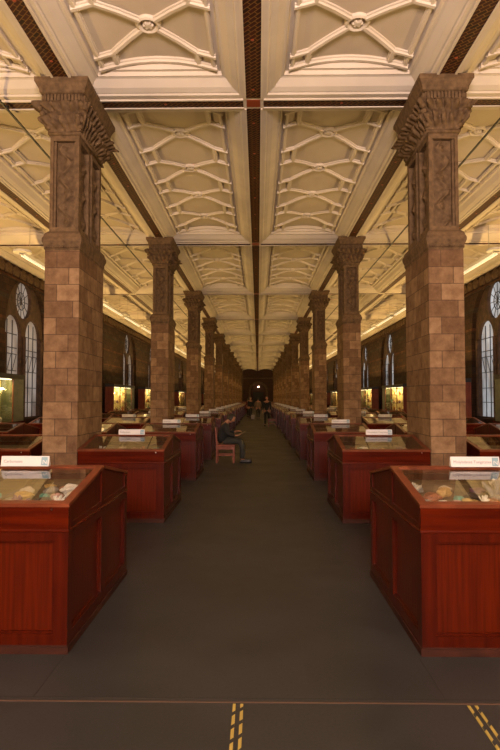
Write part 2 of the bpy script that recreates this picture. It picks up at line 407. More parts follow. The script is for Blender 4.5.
# ------------------------------------------------------------ ceiling: coffer bays
HW = 1.3                      # half of a panel bay, across
def coffer(oy=0.0):
    bm = B(); HL = S/2
    prof = [(0,0),(.20,0),(.215,.022),(.235,.026),(.30,.055),(.385,.13),(.41,.138),(.43,.138),(.445,.19),(.49,.19)]
    rings = []
    for d, z in prof:
        x, y = HW-d, HL-d*1.15
        rings.append([bm.verts.new(p) for p in ((-x,-y,z),(x,-y,z),(x,y,z),(-x,y,z))])
    for A, Bq in zip(rings, rings[1:]):
        for i in range(4): bm.faces.new((A[i],A[(i+1)%4],Bq[(i+1)%4],Bq[i]))
    fx, fy = HW-.49, HL-.49*1.15
    rise = .13; z0 = .19
    zf = lambda x: z0+rise*(1-(x/fx)**2)
    n = 10; cols = []
    for i in range(n+1):
        x = -fx+2*fx*i/n; cols.append((bm.verts.new((x,-fy,zf(x))), bm.verts.new((x,fy,zf(x)))))
    for i in range(n):
        f = bm.faces.new((cols[i][0],cols[i+1][0],cols[i+1][1],cols[i][1])); f.material_index = 1
    for k, y in ((0,-fy),(1,fy)):       # lunettes at the ends
        v = [c[k] for c in cols]
        for i in range(n):
            a = bm.verts.new((v[i].co.x,y,z0)); b2 = bm.verts.new((v[i+1].co.x,y,z0)); bm.faces.new((v[i],v[i+1],b2,a))
    # end moulding following the arc
    def rib(pts, wd=.10, dep=.05):
        # ridge moulding between plan points, following the vault
        for (x0,y0),(x1,y1) in zip(pts, pts[1:]):
            m_ = max(1, int(abs(x1-x0)/.18)); prev=None
            d = Vector((x1-x0,y1-y0,0)).normalized(); nrm = Vector((-d.y,d.x,0))
            for j in range(m_+1):
                t = j/m_; x=x0+(x1-x0)*t; y=y0+(y1-y0)*t; z=zf(max(-fx,min(fx,x)))
                c=Vector((x,y,z)); row=[]
                for o_, h in ((-.5,0.01),(-.5,-.4),(-.3,-.55),(-.22,-1),(.22,-1),(.3,-.55),(.5,-.4),(.5,0.01)):
                    row.append(bm.verts.new(c+nrm*wd*o_+Vector((0,0,dep*h))))
                if prev:
                    for q in range(len(row)-1): bm.faces.new((prev[q],prev[q+1],row[q+1],row[q]))
                prev=row
    a, b_, sp, ov = .56, .48, 1.52, .03
    cs = [oy+(i-1.5)*sp for i in range(4)]
    r0 = .12
    for ci, c in enumerate(cs):
        for sx in (-1,1):
            for sy in (-1,1):
                d = Vector((a,b_)).normalized()
                rib([(sx*d.x*r0, c+sy*d.y*r0),(sx*a, c+sy*b_)])
                rib([(sx*a, c+sy*b_),(sx*fx, c+sy*b_)])
        add_ring(bm, (0,c,zf(0)), .13, .07, .05)
        bmesh.ops.create_cone(bm, cap_ends=True, segments=12, radius1=.035, radius2=.07, depth=.05, matrix=Matrix.Translation((0,c,zf(0)-.025)))
        for k in range(6):
            an = k*math.pi/3
            bmesh.ops.create_icosphere(bm, subdivisions=1, radius=.025, matrix=Matrix.Translation((.05*math.cos(an), c+.05*math.sin(an), zf(0)-.03)))
    ys = [-fy]+[v for c in cs for v in (c-b_, c+b_)]+[fy]
    for i in range(0, len(ys), 2):
        for sx in (-1,1): rib([(sx*a, ys[i]),(sx*a, ys[i+1])])
    for y in (-fy+.05, fy-.05): rib([(-fx,y),(fx,y)], .1, .06)
    for sx in (-1,1): rib([(sx*(fx-.04),-fy),(sx*(fx-.04),fy)], .08, .04)
    bmesh.ops.recalc_face_normals(bm, faces=bm.faces[:])
    me = bpy.data.meshes.new('ceiling'); bm.to_mesh(me); bm.free()
    me.materials.append(M['plaster']); me.materials.append(M['plaster_field'])
    return me
cof = coffer(); cof0 = coffer(.22)
for cxi in range(6):
    x = CX+(-2.5+cxi)*2*HW
    for n in range(-2, NB+1):
        yc = P0+n*S+S/2
        o = link('ceiling', cof0 if n == -1 else cof); o.location = (x, yc, ZC); o['kind'] = 'structure'
bm = B(); add_box(bm, -8.2, 8.2, YBACK-.3, YEND+.3, ZC+.36, ZC+.5); struct('ceiling_slab', bm, M['plaster'])
# painted strips
def strip(x0,x1,y0,y1, nm, bosses):
    bm = B(); add_box(bm, x0,x1,y0,y1, ZC-.006, ZC+.01)
    uvl = bm.loops.layers.uv.new('uv')
    for f in bm.faces:
        for l in f.loops: l[uvl].uv = (l.vert.co.x, l.vert.co.y)
    o = struct(nm, bm, M['ornate'])
    # thin raised white fillets either side
    bm = B()
    if y1-y0 > x1-x0:
        for xx in (x0-.03, x1): add_box(bm, xx, xx+.03, y0, y1, ZC-.02, ZC+.01)
    else:
        for yy in (y0-.03, y1): add_box(bm, x0, x1, yy, yy+.03, ZC-.02, ZC+.01)
    struct('fillet', bm, M['plaster'], o)
    bm = B()
    for p in bosses:
        bmesh.ops.create_uvsphere(bm, u_segments=10, v_segments=6, radius=.022, matrix=Matrix.Translation((p[0],p[1],ZC-.008))@Matrix.Scale(.35,4,(0,0,1)))
    if bosses: struct('boss', bm, M['boss'], o)
tn = 7
for k in range(-2,3):
    x = CX+k*2*HW
    for n in range(-2, NB+1):
        ya, yb = P0+n*S+.15, P0+(n+1)*S-.15
        if k and n >= -1: ya += .4 if abs(k)==1 else 0; yb -= .4 if abs(k)==1 else 0
        hw = .105
        bs = [(x, ya+.45+j*1.12) for j in range(int((yb-ya-.5)/1.12)+1)]
        strip(x-hw, x+hw, ya, yb, f'trim_{tn}', bs); tn += 1
for n in range(-1, NB+1):
    y = P0+n*S
    for k in range(-3,3):
        x0 = CX+k*2*HW+.15; x1 = x0+2*HW-.3
        if k == -3: x0 = max(x0, -WX)
        strip(x0, min(x1,WX), y-.10, y+.10, f'trim_{tn}', [((x0+x1)/2, y)]); tn += 1
    bm = B()
    for k in (0,): add_box(bm, CX-.1, CX+.1, y-.1, y+.1, ZC-.006, ZC+.01)
    struct(f'trim_{tn}', bm, M['boss']); tn += 1
# cove along the walls
for s in (-1,1):
    bm = B(); pts = [Vector((s*WX, YBACK, 5.92)), Vector((s*(WX-.06), YBACK, 5.93)), Vector((s*(WX-.1), YBACK, 5.99)), Vector((s*(WX-.24), YBACK, 6.03)), Vector((s*(WX-.24), YBACK, 6.1)), Vector((s*WX, YBACK, 6.1))]
    add_prism(bm, pts, (0, YEND-YBACK, 0)); struct(f'trim_{tn}', bm, M['plaster']); tn += 1

# ------------------------------------------------------------ floor tape
def tape(x, y0, y1, label):
    t = thing('hazard_tape', label, 'floor tape', (x, y1, 0), 0)
    for j, dx in enumerate((-.026, .014)):
        bm = B(); wv = .016; per = .12; L = y1-y0
        add_box(bm, dx, dx+wv, -L, 0, .0005, .0035, 0)
        k = 0; yy = -L+.02+j*.04
        while yy+.06 < 0:
            add_prism(bm, [Vector((dx,yy,.0036)),Vector((dx+wv,yy+.02,.0036)),Vector((dx+wv,yy+.054,.0036)),Vector((dx,yy+.034,.0036))], (0,0,.0006), 1)
            yy += per
        obj('strip', bm, [M['yellow'], M['tape_black']], t)
tape(-.11, .6, 3.14, 'striped black and yellow floor tape running down the middle of the aisle')
tape(1.145, .6, 3.14, 'striped black and yellow floor tape in front of the case across from the reader')

# ------------------------------------------------------------ pillars
def carve(u, v, W, H):
    """scroll relief height 0..1"""
    c = W/2; s = math.sin(v*2*math.pi/.40)
    stem = math.exp(-((u-c-s*W*.24)/.016)**2)
    ph = (v/.20)%1-.5; sd = 1 if int(v//.20)%2 else -1
    cx = c-sd*W*.16; d = math.hypot(u-cx, ph*.20)
    leaf = max(0, math.cos(min(d/.075,1)*math.pi/2))*(.6+.4*math.cos(5*math.atan2(ph*.20,u-cx)+v*9))
    return min(1, max(stem*.8, leaf))
def carved_panel(bm, o, ux, nrm, W, H, res=.014, dep=.055):
    nu, nv = max(2,int(W/res)), int(H/res)
    g = []
    for j in range(nv+1):
        row=[]
        for i in range(nu+1):
            u=W*i/nu; v=H*j/nv
            e = min(u,W-u,v,H-v); k = min(1,max(0,e/.03))
            h = carve(u,v,W,H)*dep*k
            row.append(bm.verts.new(Vector(o)+Vector(ux)*u+Vector((0,0,v))+Vector(nrm)*h))
        g.append(row)
    for j in range(nv):
        for i in range(nu): bm.faces.new((g[j][i],g[j][i+1],g[j+1][i+1],g[j+1][i]))
HX, HY = .235, .60      # half section of the shaft
def rect_lathe(bm, prof, hx, hy):
    """profile (outset, z) swept round a rectangle"""
    rings=[[bm.verts.new((sx*(hx+d), sy*(hy+d), z)) for sx,sy in ((-1,-1),(1,-1),(1,1),(-1,1))] for d,z in prof]
    for A,Bq in zip(rings,rings[1:]):
        for i in range(4): bm.faces.new((A[i],A[(i+1)%4],Bq[(i+1)%4],Bq[i]))
    bm.faces.new(rings[0][::-1]); bm.faces.new(rings[-1])
def make_pillar():
    t = thing('pillar', 'x', 'pillar', (0,0,0))
    bm = B(); rect_lathe(bm, [(.012,0),(.012,.32),(.004,.35),(0,.37)], HX, HY); obj('plinth', bm, M['carved'], t)
    bm = B(); rect_lathe(bm, [(0,.37),(0,3.66)], HX, HY); o = obj('shaft', bm, M['stone'], t); box_uv(o.data)
    bm = B(); rect_lathe(bm, [(0,3.66),(.012,3.68),(.012,3.715),(.022,3.74),(.036,3.78),(.036,3.82),(.02,3.85),(.01,3.89),(-.03,3.93)], HX, HY)
    for k in range(14):                      # bead course under the moulding
        for s in (-1,1):
            bmesh.ops.create_icosphere(bm, subdivisions=1, radius=.02, matrix=Matrix.Translation((-HX+.02+k*.033, s*(HY+.02), 3.70)))
    obj('moulding', bm, M['carved'], t)
    hx, hy = HX-.035, HY-.05
    bm = B(); rect_lathe(bm, [(-.075,3.92),(-.075,5.31)], hx, hy)
    f = .045
    for s in (-1,1):
        # frame of the narrow faces
        y0, y1 = sorted((s*(hy-.076), s*hy)); 
        for x0,x1,z0,z1 in ((-hx,-hx+f,3.92,5.30),(hx-f,hx,3.92,5.30),(-hx+f,hx-f,3.92,3.99),(-hx+f,hx-f,5.2,5.30)): add_box(bm, x0,x1,y0,y1,z0,z1,0)
        x0, x1 = sorted((s*(hx-.076), s*hx))
        for y0,y1,z0,z1 in ((-hy+.03,-hy+.09,3.92,5.3),(-.10,-.06,3.92,5.3),(.06,.10,3.92,5.3),(hy-.09,hy-.03,3.92,5.3),(-hy+.09,-.10,3.92,4.0),(-hy+.09,-.10,5.2,5.3),(.10,hy-.09,3.92,4.0),(.10,hy-.09,5.2,5.3)): add_box(bm,x0,x1,y0,y1,z0,z1,0)
    obj('upper_shaft', bm, M['carved'], t)
    bm = B()
    for s in (-1,1):
        W = 2*(hx-f)-.02
        carved_panel(bm, (-W/2 if s<0 else W/2, s*(hy-.074), 3.99), (1 if s<0 else -1,0,0), (0,s,0), W, 1.21, .014, .085)
        W2 = hy-.09-.10-.03
        for yy in (-hy+.105, .115):
            carved_panel(bm, (s*(hx-.074), yy, 4.01), (0,1,0), (s,0,0), W2, 1.18, .02, .08)
    obj('carved_panel', bm, M['carved'], t, True)
    # capital: flaring bell with leaves
    bm = B(); z0, z1 = 5.29, 5.70; per = []
    cap = [(-.0,5.27),(.03,5.28),(.03,5.31),(.0,5.33)]
    rect_lathe(bm, cap, hx, hy)
    nu = 260; nv = 22
    def rectpt(u, ox):
        X, Y = hx+ox, hy+ox; P = 4*(X+Y); q = u*P
        if q < 2*X: return (-X+q, -Y, (0,-1))
        q -= 2*X
        if q < 2*Y: return (X, -Y+q, (1,0))
        q -= 2*Y
        if q < 2*X: return (X-q, Y, (0,1))
        q -= 2*X
        return (-X, Y-q, (-1,0))
    rows=[]
    for j in range(nv+1):
        v = j/nv; base = .02+.10*v**1.8; row=[]
        for i in range(nu):
            u = i/nu
            # lower leaves
            nl = 34; a = (u*nl)%1-.5; l1 = max(0,math.cos(a*math.pi))*(1.2*math.exp(-((v-.38)/.22)**2))
            a2 = (u*nl+.5)%1-.5; l2 = max(0,math.cos(a2*math.pi))*(1.3*math.exp(-((v-.80)/.16)**2))
            veins = .25*math.cos(u*nl*2*math.pi*3)*math.exp(-((v-.5)/.4)**2)
            nzv = noise.noise(Vector((u*40, v*7, 1)))*.4
            d = base+.095*(max(l1,l2)+veins*.5+nzv)-.01
            x,y,_ = rectpt(u, d)
            row.append(bm.verts.new((x,y,z0+.03+(z1-z0-.03)*v)))
        rows.append(row)
    for j in range(nv):
        for i in range(nu): bm.faces.new((rows[j][i],rows[j][(i+1)%nu],rows[j+1][(i+1)%nu],rows[j+1][i]))
    for sx in (-1,1):                         # curled corner leaves
        for sy in (-1,1):
            pts=[(hx+.02,hy+.02,5.38,.035),(hx+.045,hy+.045,5.46,.04),(hx+.08,hy+.08,5.54,.045),(hx+.11,hy+.11,5.61,.045),(hx+.12,hy+.12,5.65,.035)]
            for p in pts: bmesh.ops.create_icosphere(bm, subdivisions=2, radius=p[3], matrix=Matrix.Translation((sx*p[0],sy*p[1],p[2])))
    obj('capital', bm, M['carved'], t, True)
    hx -= .03
    bm = B(); rect_lathe(bm, [(.10,5.68),(.10,5.80)], hx, hy)
    for s in (-1,1):
        n=11
        for i in range(n):
            x=-hx-.09+(2*hx+.18)*(i+.5)/n; add_box(bm, x-.013,x+.013,*sorted((s*(hy+.095),s*(hy+.13))),5.70,5.79)
        n=30
        for i in range(n):
            y=-hy-.09+(2*hy+.18)*(i+.5)/n; add_box(bm, *sorted((s*(hx+.095),s*(hx+.13))),y-.013,y+.013,5.70,5.79)
    obj('dentil_band', bm, M['carved'], t)
    bm = B(); rect_lathe(bm, [(.12,5.80),(.14,5.815),(.145,5.85),(.16,5.88),(.185,5.93),(.195,5.94),(.195,6.0)], hx, hy); obj('abacus', bm, M['carved'], t)
    return t
pil = make_pillar(); first = True
for s, sn in ((-1,"on the reader's side"),(1,'opposite the reader')):
    for n in range(NB+1):
        loc = (CX+s*2.60, P0+n*S, 0)
        g = "carved stone pillars along the seated reader's side" if s<0 else 'carved stone pillars opposite the seated reader'
        if True:
            lab = f'{"large brown" if n==0 else "brown"} block stone pillar with carved capital, {ORD[n]} one along {sn}'
        if first: pil.location = loc; pil['label']=lab; pil['group']=g; first=False
        else: dup(pil, loc, lab, g)

# ------------------------------------------------------------ table cases
CW, CD = 1.155, 1.66          # width across, length along the hall
ZB, ZF, ZR = .775, .955, 1.104   # base top, desk edge, ridge
def frame_panel(bm, o, ux, nrm, W, H, st, rb, rt, th=.03):
    """frame of stiles/rails around an opening; o lower corner, ux along, nrm outward"""
    o=Vector(o); ux=Vector(ux); n=Vector(nrm); z=Vector((0,0,1))
    def slab(u0,u1,v0,v1,d0=0,d1=th):
        pts=[o+ux*u+z*v+n*d0 for u,v in ((u0,v0),(u1,v0),(u1,v1),(u0,v1))]
        add_prism(bm, pts, n*(d1-d0))
    slab(0,st,0,H); slab(W-st,W,0,H); slab(st,W-st,0,rb); slab(st,W-st,H-rt,H)
    # bolection bead inside
    b=.014
    slab(st,st+b,rb,H-rt,0,th*.65); slab(W-st-b,W-st,rb,H-rt,0,th*.65); slab(st+b,W-st-b,rb,rb+b,0,th*.65); slab(st+b,W-st-b,H-rt-b,H-rt,0,th*.65)
def make_case():
    t = thing('display_case', 'x', 'display case', (0,0,0))
    hx = CW/2; hd = CD/2; th=.03; ib=.012
    bm = B(); add_box(bm, -hx-.008, hx+.008, -hd-.008, hd+.008, 0, .045); add_box(bm,-hx,hx,-hd,hd,.045,.055); obj('plinth', bm, M['plinth'], t)
    bm = B(); add_box(bm, -hx+th, hx-th, -hd+th, hd-th, .055, ZB); obj('body', bm, M['mahogany_panel'], t)
    for s in (-1,1):
        bm = B(); frame_panel(bm, (-hx if s<0 else hx, s*(hd-th), .055), (-s,0,0) if s>0 else (1,0,0), (0,s,0), CW, ZB-.055, .09, .07, .055)
        obj('end_frame', bm, M['mahogany'], t)
        bm = B(); half = CD/2
        frame_panel(bm, (s*(hx-th), -hd+th, .055), (0,1,0), (s,0,0), half-th+.025, ZB-.055, .065, .07, .055)
        frame_panel(bm, (s*(hx-th), -.025+.05, .055), (0,1,0), (s,0,0), half-th-.025, ZB-.055, .06, .07, .055)
        obj('side_frame', bm, M['mahogany'], t)
    # moulding between base and desk
    bm = B(); rings=[(-.004,ZB-.001),(.003,ZB+.002),(.004,ZB+.010),(.002,ZB+.018),(.0,ZB+.02)]
    rect_lathe(bm, rings, hx, hd); obj('moulding', bm, M['mahogany_cross'], t)
    # desk: two end aprons and two gable sides
    bw = .03
    for s in (-1,1):
        bm = B(); add_box(bm, -hx, hx, *sorted((s*(hd-bw), s*hd)), ZB+.02, ZF-.012)
        obj('apron', bm, M['mahogany_cross'], t)
    for s in (-1,1):
        bm = B(); x = s*hx
        zl = ZB+.02
        pts=[(-hd+bw,zl),(hd-bw,zl),(hd-bw,ZF-.012+bw*.19),(0,ZR-.015),(-hd+bw,ZF-.012+bw*.19)]
        add_prism(bm,[Vector((x-s*.012,y,z)) for y,z in pts],(-s*.015,0,0))
        # stiles
        for y0,y1 in ((-hd+bw,-hd+.09),(-.035,.035),(hd-.09,hd-bw)):
            ztop=lambda y: ZF+(ZR-ZF)*(1-abs(y)/hd)-.014
            if y0<0<y1: q=[(y0,zl),(y1,zl),(y1,ztop(y1)),(0,ztop(0)),(y0,ztop(y0))]
            else: q=[(y0,zl),(y1,zl),(y1,ztop(y1)),(y0,ztop(y0))]
            add_prism(bm,[Vector((x,y,z)) for y,z in q],(-s*.02,0,0))
        for y0,y1 in ((-hd+.09,-.035),(.035,hd-.09)):
            add_prism(bm,[Vector((x,y,z)) for y,z in ((y0,zl),(y1,zl),(y1,zl+.035),(y0,zl+.035))],(-s*.02,0,0))
        obj('gable', bm, M['mahogany'], t)
    bm = B(); add_box(bm, -hx+.035, hx-.035, -hd+.035, hd-.035, ZB+.02, .890); obj('bed', bm, M['case_bed'], t)
    # glazed lids
    for s in (-1,1):
        bm = B(); fw=.05
        def P(x,y,dz=0): return Vector((x, s*y, ZF+(ZR-ZF)*(1-y/hd)+dz))
        def bar(x0,x1,y0,y1):
            add_prism(bm,[P(x0,y0,-.014),P(x1,y0,-.014),P(x1,y1,-.014),P(x0,y1,-.014)],(0,0,.024))
        bar(-hx-.006,hx+.006,hd-fw,hd+.008); bar(-hx-.006,-hx+fw,.0,hd-fw); bar(hx-fw,hx+.006,.0,hd-fw); bar(-hx+fw,hx-fw,0,.045)
        lid = obj('lid', bm, M['brown_frame'], t)
        bm = B(); g=[P(-hx+fw,.045),P(hx-fw,.045),P(hx-fw,hd-fw),P(-hx+fw,hd-fw)]
        bm.faces.new([bm.verts.new(p) for p in g]); obj('glass', bm, M['glass'], lid)
    bm = B()
    for s in (-1,1): add_cyl(bm,(s*.0+hx-.11, -hd-.004,.925),(s*.0+hx-.11,-hd+.002,.925),.007,10)
    obj('lock', bm, M['metal'], t)
    return t
ROW0 = 3.73
def text_obj(name, body, size, parent, loc, m, align='LEFT'):
    cu = bpy.data.curves.new(name,'FONT'); cu.body=body; cu.size=size; cu.align_x=align; cu.extrude=.0004; cu.resolution_u=3
    cu.materials.append(m); tmp = link('lettering_source', cu); bpy.context.view_layer.update()
    me = bpy.data.meshes.new_from_object(tmp.evaluated_get(bpy.context.evaluated_depsgraph_get())); bpy.data.objects.remove(tmp); bpy.data.curves.remove(cu)
    o = link(name, me, parent); o.location=loc; o.rotation_euler=(R(90-12),0,0); return o
def make_sign(textbody):
    t = thing('case_sign','x','sign',(0,0,0))
    bm = B()
    pr=[(0,0),(.052,0),(.030,.078),(.022,.078)]; pr=[(-.012,0),(.034,0),(.012,.078),(.0055,.078)]
    add_prism(bm,[Vector((-.19,y,z)) for y,z in pr],(.38,0,0)); obj('board', bm, M['white_sign'], t)
    text_obj('lettering', textbody, .032, t, (-.17,-.0070,.028), M['text_grey'])
    bm = B(); add_prism(bm,[Vector((.13,-.0125+.0155*z/.078*1.0-.0008+.0,z)) for z in (.008,.072)]+[Vector((.18,-.0125+.0155*z/.078-.0008,z)) for z in (.072,.008)],(0,-.0008,0)); e=obj('emblem', bm, M['logo_blue'], t)
    text_obj('emblem_mark', 'N', .05, t, (.138,-.0105,.018), M['white_sign'])
    return t
case0 = make_case(); used=[False]
sign_l = make_sign('Carbonates'); sign_r = make_sign('Molybdates Tungstates')
su = {'l':False,'r':False}
SIDE = {-1:"on the reader's side", 1:'opposite the reader'}
def place_case(x, y, label, group):
    if not used[0]: case0.location=(x,y,0); case0['label']=label; case0['group']=group; used[0]=True; return case0
    return dup(case0,(x,y,0),label,group)
def place_sign(s, x, y, label, group):
    p = sign_l if s<0 else sign_r; k='l' if s<0 else 'r'
    if not su[k]: p.location=(x+(-.03 if s<0 else .07),y-.05,ZR+.0078); p['label']=label; p['group']=group; su[k]=True
    else: dup(p,(x+(-.03 if s<0 else .07),y-.05,ZR+.0078),label,group)
NROW = 22
for r in range(NROW):
    y = ROW0+r*3.87+CD/2
    for s in (-1,1):
        xin = (1.235,1.25)[min(r,1)] if s<0 else (1.05,1.12)[min(r,1)]
        x = s*(xin+CW/2)
        lab = f'red mahogany table case beside the aisle, {ORD[r]} row {SIDE[s]}'
        place_case(x, y, lab, 'mahogany table cases lining the central aisle')
        if r < 14:
            lab = f'white sign standing on the ridge of the {ORD[r]} aisle case {SIDE[s]}'
            place_sign(s, x, y, lab, 'white signs on top of the cases')
        # outer columns between the pillars and the walls
        for c, xo, r0, r1 in ((0,3.05,1,12),(1,5.05,2,9)):
            if not (r0 <= r <= r1): continue
            xx = s*(xo+CW/2)-(.0 if s<0 else .12)
            wh = 'behind the pillars' if c==0 else 'in the window aisle'
            lab = f'mahogany table case {wh}, beside the {ORD[r]} aisle case {SIDE[s]}'
            place_case(xx, y, lab, 'mahogany table cases outside the pillars')
            if c==0 and r in (2,3,4,5,6,7): place_sign(s, xx, y, f'white sign on the case behind the pillars, {ORD[r]} row {SIDE[s]}', 'white signs on top of the cases')

# ------------------------------------------------------------ specimens in the table cases
def rock_mesh(seed, col, flat=.7):
    bm = B(); bmesh.ops.create_icosphere(bm, subdivisions=3, radius=.5)
    for v in bm.verts:
        n = noise.noise(v.co*2.2+Vector((seed*3.1,0,0)))*.45+noise.noise(v.co*6+Vector((0,seed,0)))*.16
        v.co *= 1+n; v.co.z = max(v.co.z*flat, -.3)
    zmin = min(v.co.z for v in bm.verts)
    for v in bm.verts: v.co.z -= zmin
    bmesh.ops.recalc_face_normals(bm, faces=bm.faces[:])
    me = bpy.data.meshes.new('rock'); bm.to_mesh(me); bm.free(); me.materials.append(M['sp_'+col]); return me
def crystal_mesh(seed, col):
    rnd = random.Random(seed); bm = B()
    bmesh.ops.create_icosphere(bm, subdivisions=2, radius=.38, matrix=Matrix.Translation((0,0,.12))@Matrix.Scale(.45,4,(0,0,1)))
    for k in range(9):
        a=rnd.uniform(0,6.28); tl=rnd.uniform(0,.75); d=Vector((math.cos(a)*math.sin(tl),math.sin(a)*math.sin(tl),math.cos(tl)))
        L=rnd.uniform(.5,1.05); r=rnd.uniform(.07,.13); p0=Vector((d.x*.12,d.y*.12,.08))
        add_cyl(bm,p0,p0+d*L,r,6); add_cyl(bm,p0+d*L,p0+d*(L+.18),r,6,.01)
    zmin=min(v.co.z for v in bm.verts)
    for v in bm.verts: v.co.z-=zmin
    bmesh.ops.recalc_face_normals(bm, faces=bm.faces[:])
    me=bpy.data.meshes.new('crystal'); bm.to_mesh(me); bm.free(); me.materials.append(M['sp_'+col]); return me
mcache={}
def spec_mesh(kind,col,v):
    k=(kind,col,v)
    if k not in mcache: mcache[k]= rock_mesh(v+len(mcache),col) if kind=='rock' else crystal_mesh(v+len(mcache),col)
    return mcache[k]
CN = {'pale':'pale buff','white':'chalky white','teal':'teal green','purple':'dark purple','orange':'orange','grey':'grey','ochre':'ochre yellow','dark':'blackish','rust':'rust brown','pink':'pinkish'}
def specimen(kind, col, x, y, z, size, hgt, label, group, v=0, rz=0):
    o = link('mineral_specimen', spec_mesh(kind,col,v)); o.location=(x,y,z); o.scale=(size,size*.9,hgt); o.rotation_euler=(0,0,rz)
    return tag(o,label,'mineral specimen',group)
def fill_case(s, r, items, scale=1):
    y0 = ROW0+r*3.87
    xin = (1.235,1.25)[min(r,1)] if s<0 else (1.05,1.12)[min(r,1)]
    xc = s*(xin+CW/2)
    for i,(u,v,kind,col,sz,h,desc) in enumerate(items):
        specimen(kind,col,xc+u,y0+.27+(v-.17)*1.7,.8905,sz*1.3,h*1.35, f'{desc} in the {ORD[r]} aisle case {SIDE[s]}', 'mineral specimens in the aisle cases', i%3, i*1.7)
L1 = [(-.44,.20,'rock','pale',.09,.05,'pale buff lump at the outer end'),(-.30,.17,'rock','grey',.07,.05,'flat grey pebble at the lower edge'),
      (-.20,.30,'rock','teal',.15,.07,'broad teal green rock'),(-.08,.20,'rock','rust',.10,.06,'rust brown rock below the teal one'),(-.36,.42,'crystal','grey',.10,.07,'spiky grey crystal cluster'),
      (.06,.34,'rock','ochre',.12,.07,'ochre yellow lump near the middle'),(.14,.19,'crystal','purple',.10,.05,'dark purple crystal cluster'),(.26,.24,'rock','dark',.09,.05,'blackish rock beside the purple crystals'),
      (.33,.46,'rock','white',.11,.09,'chalky white rounded block'),(.43,.34,'rock','pale',.08,.08,'pale shiny nugget by the corner'),(.30,.35,'rock','pink',.07,.05,'small pinkish stone'),(-.02,.48,'rock','pale',.09,.06,'buff stone under the sign'),(.43,.17,'rock','ochre',.06,.04,'tiny ochre chip in the corner'),(.16,.50,'rock','grey',.08,.06,'grey stone high on the bed')]
L1 += [(.00,.27,'rock','grey',.06,.04,'little grey stone before the ochre lump'),(.08,.22,'rock','white',.05,.03,'little chalky white chip'),(.20,.36,'rock','teal',.07,.04,'little teal green stone'),
       (.38,.22,'crystal','white',.07,.04,'little chalky white crystal tuft'),(.46,.46,'rock','orange',.06,.04,'little orange stone'),(.24,.55,'rock','rust',.07,.05,'rust brown stone high on the bed'),(.08,.62,'rock','ochre',.08,.05,'ochre stone at the back'),(.40,.60,'crystal','grey',.08,.05,'grey crystal tuft at the back corner')]
R1 = [(-.44,.20,'rock','grey',.08,.05,'grey pebble by the inner corner'),(-.34,.32,'rock','rust',.12,.07,'rust brown lump'),(-.42,.46,'crystal','pale',.09,.06,'pale needle crystals'),
      (-.24,.20,'rock','pink',.08,.05,'pinkish stone at the lower edge'),(-.20,.42,'rock','ochre',.09,.09,'tall ochre yellow pyramid shaped rock'),(-.12,.24,'rock','ochre',.09,.05,'flat ochre stone'),
      (-.02,.36,'rock','dark',.12,.06,'blackish rock in the middle'),(.04,.20,'rock','white',.06,.04,'small chalky white chip'),(.14,.34,'crystal','grey',.12,.09,'grey crystal cluster'),
      (.24,.44,'crystal','pale',.10,.085,'large pale upright crystal cluster'),(.30,.24,'rock','orange',.17,.07,'broad orange rock'),(.42,.36,'rock','orange',.11,.08,'orange lump by the outer end'),(.44,.18,'rock','pale',.06,.04,'tiny pale chip'),(.10,.50,'rock','purple',.09,.06,'dark purple stone under the sign')]
R1 += [(-.46,.28,'rock','dark',.05,.04,'little blackish stone by the inner side'),(-.30,.26,'rock','white',.05,.03,'little chalky white chip, lower edge'),(-.14,.33,'rock','teal',.06,.04,'little teal green stone'),(-.01,.25,'crystal','white',.06,.04,'little chalky white crystal tuft'),
       (.08,.28,'rock','rust',.07,.04,'little rust brown stone'),(-.34,.55,'rock','grey',.07,.05,'grey stone high on the bed'),(-.10,.58,'rock','pale',.08,.05,'pale buff stone at the back'),(.18,.20,'rock','purple',.06,.04,'little dark purple chip')]
fill_case(-1,0,L1); fill_case(1,0,R1)
rnd = random.Random(3)
cols = list(SPEC_COL)
for s in (-1,1):
    for r in (1,2,3):
        items=[]; cc = cols[:]; rnd.shuffle(cc)
        for i in range((8,6,5)[r-1]):
            n_=(8,6,5)[r-1]; u=-.42+.84*(i+.5)/n_
            items.append((u, .2+.26*((i*7)%3)/2, 'rock' if i%3 else 'crystal', cc[i], .09, .06, f'{CN[cc[i]]} {"stone" if i%3 else "crystal cluster"}'))
        fill_case(s,r,items)

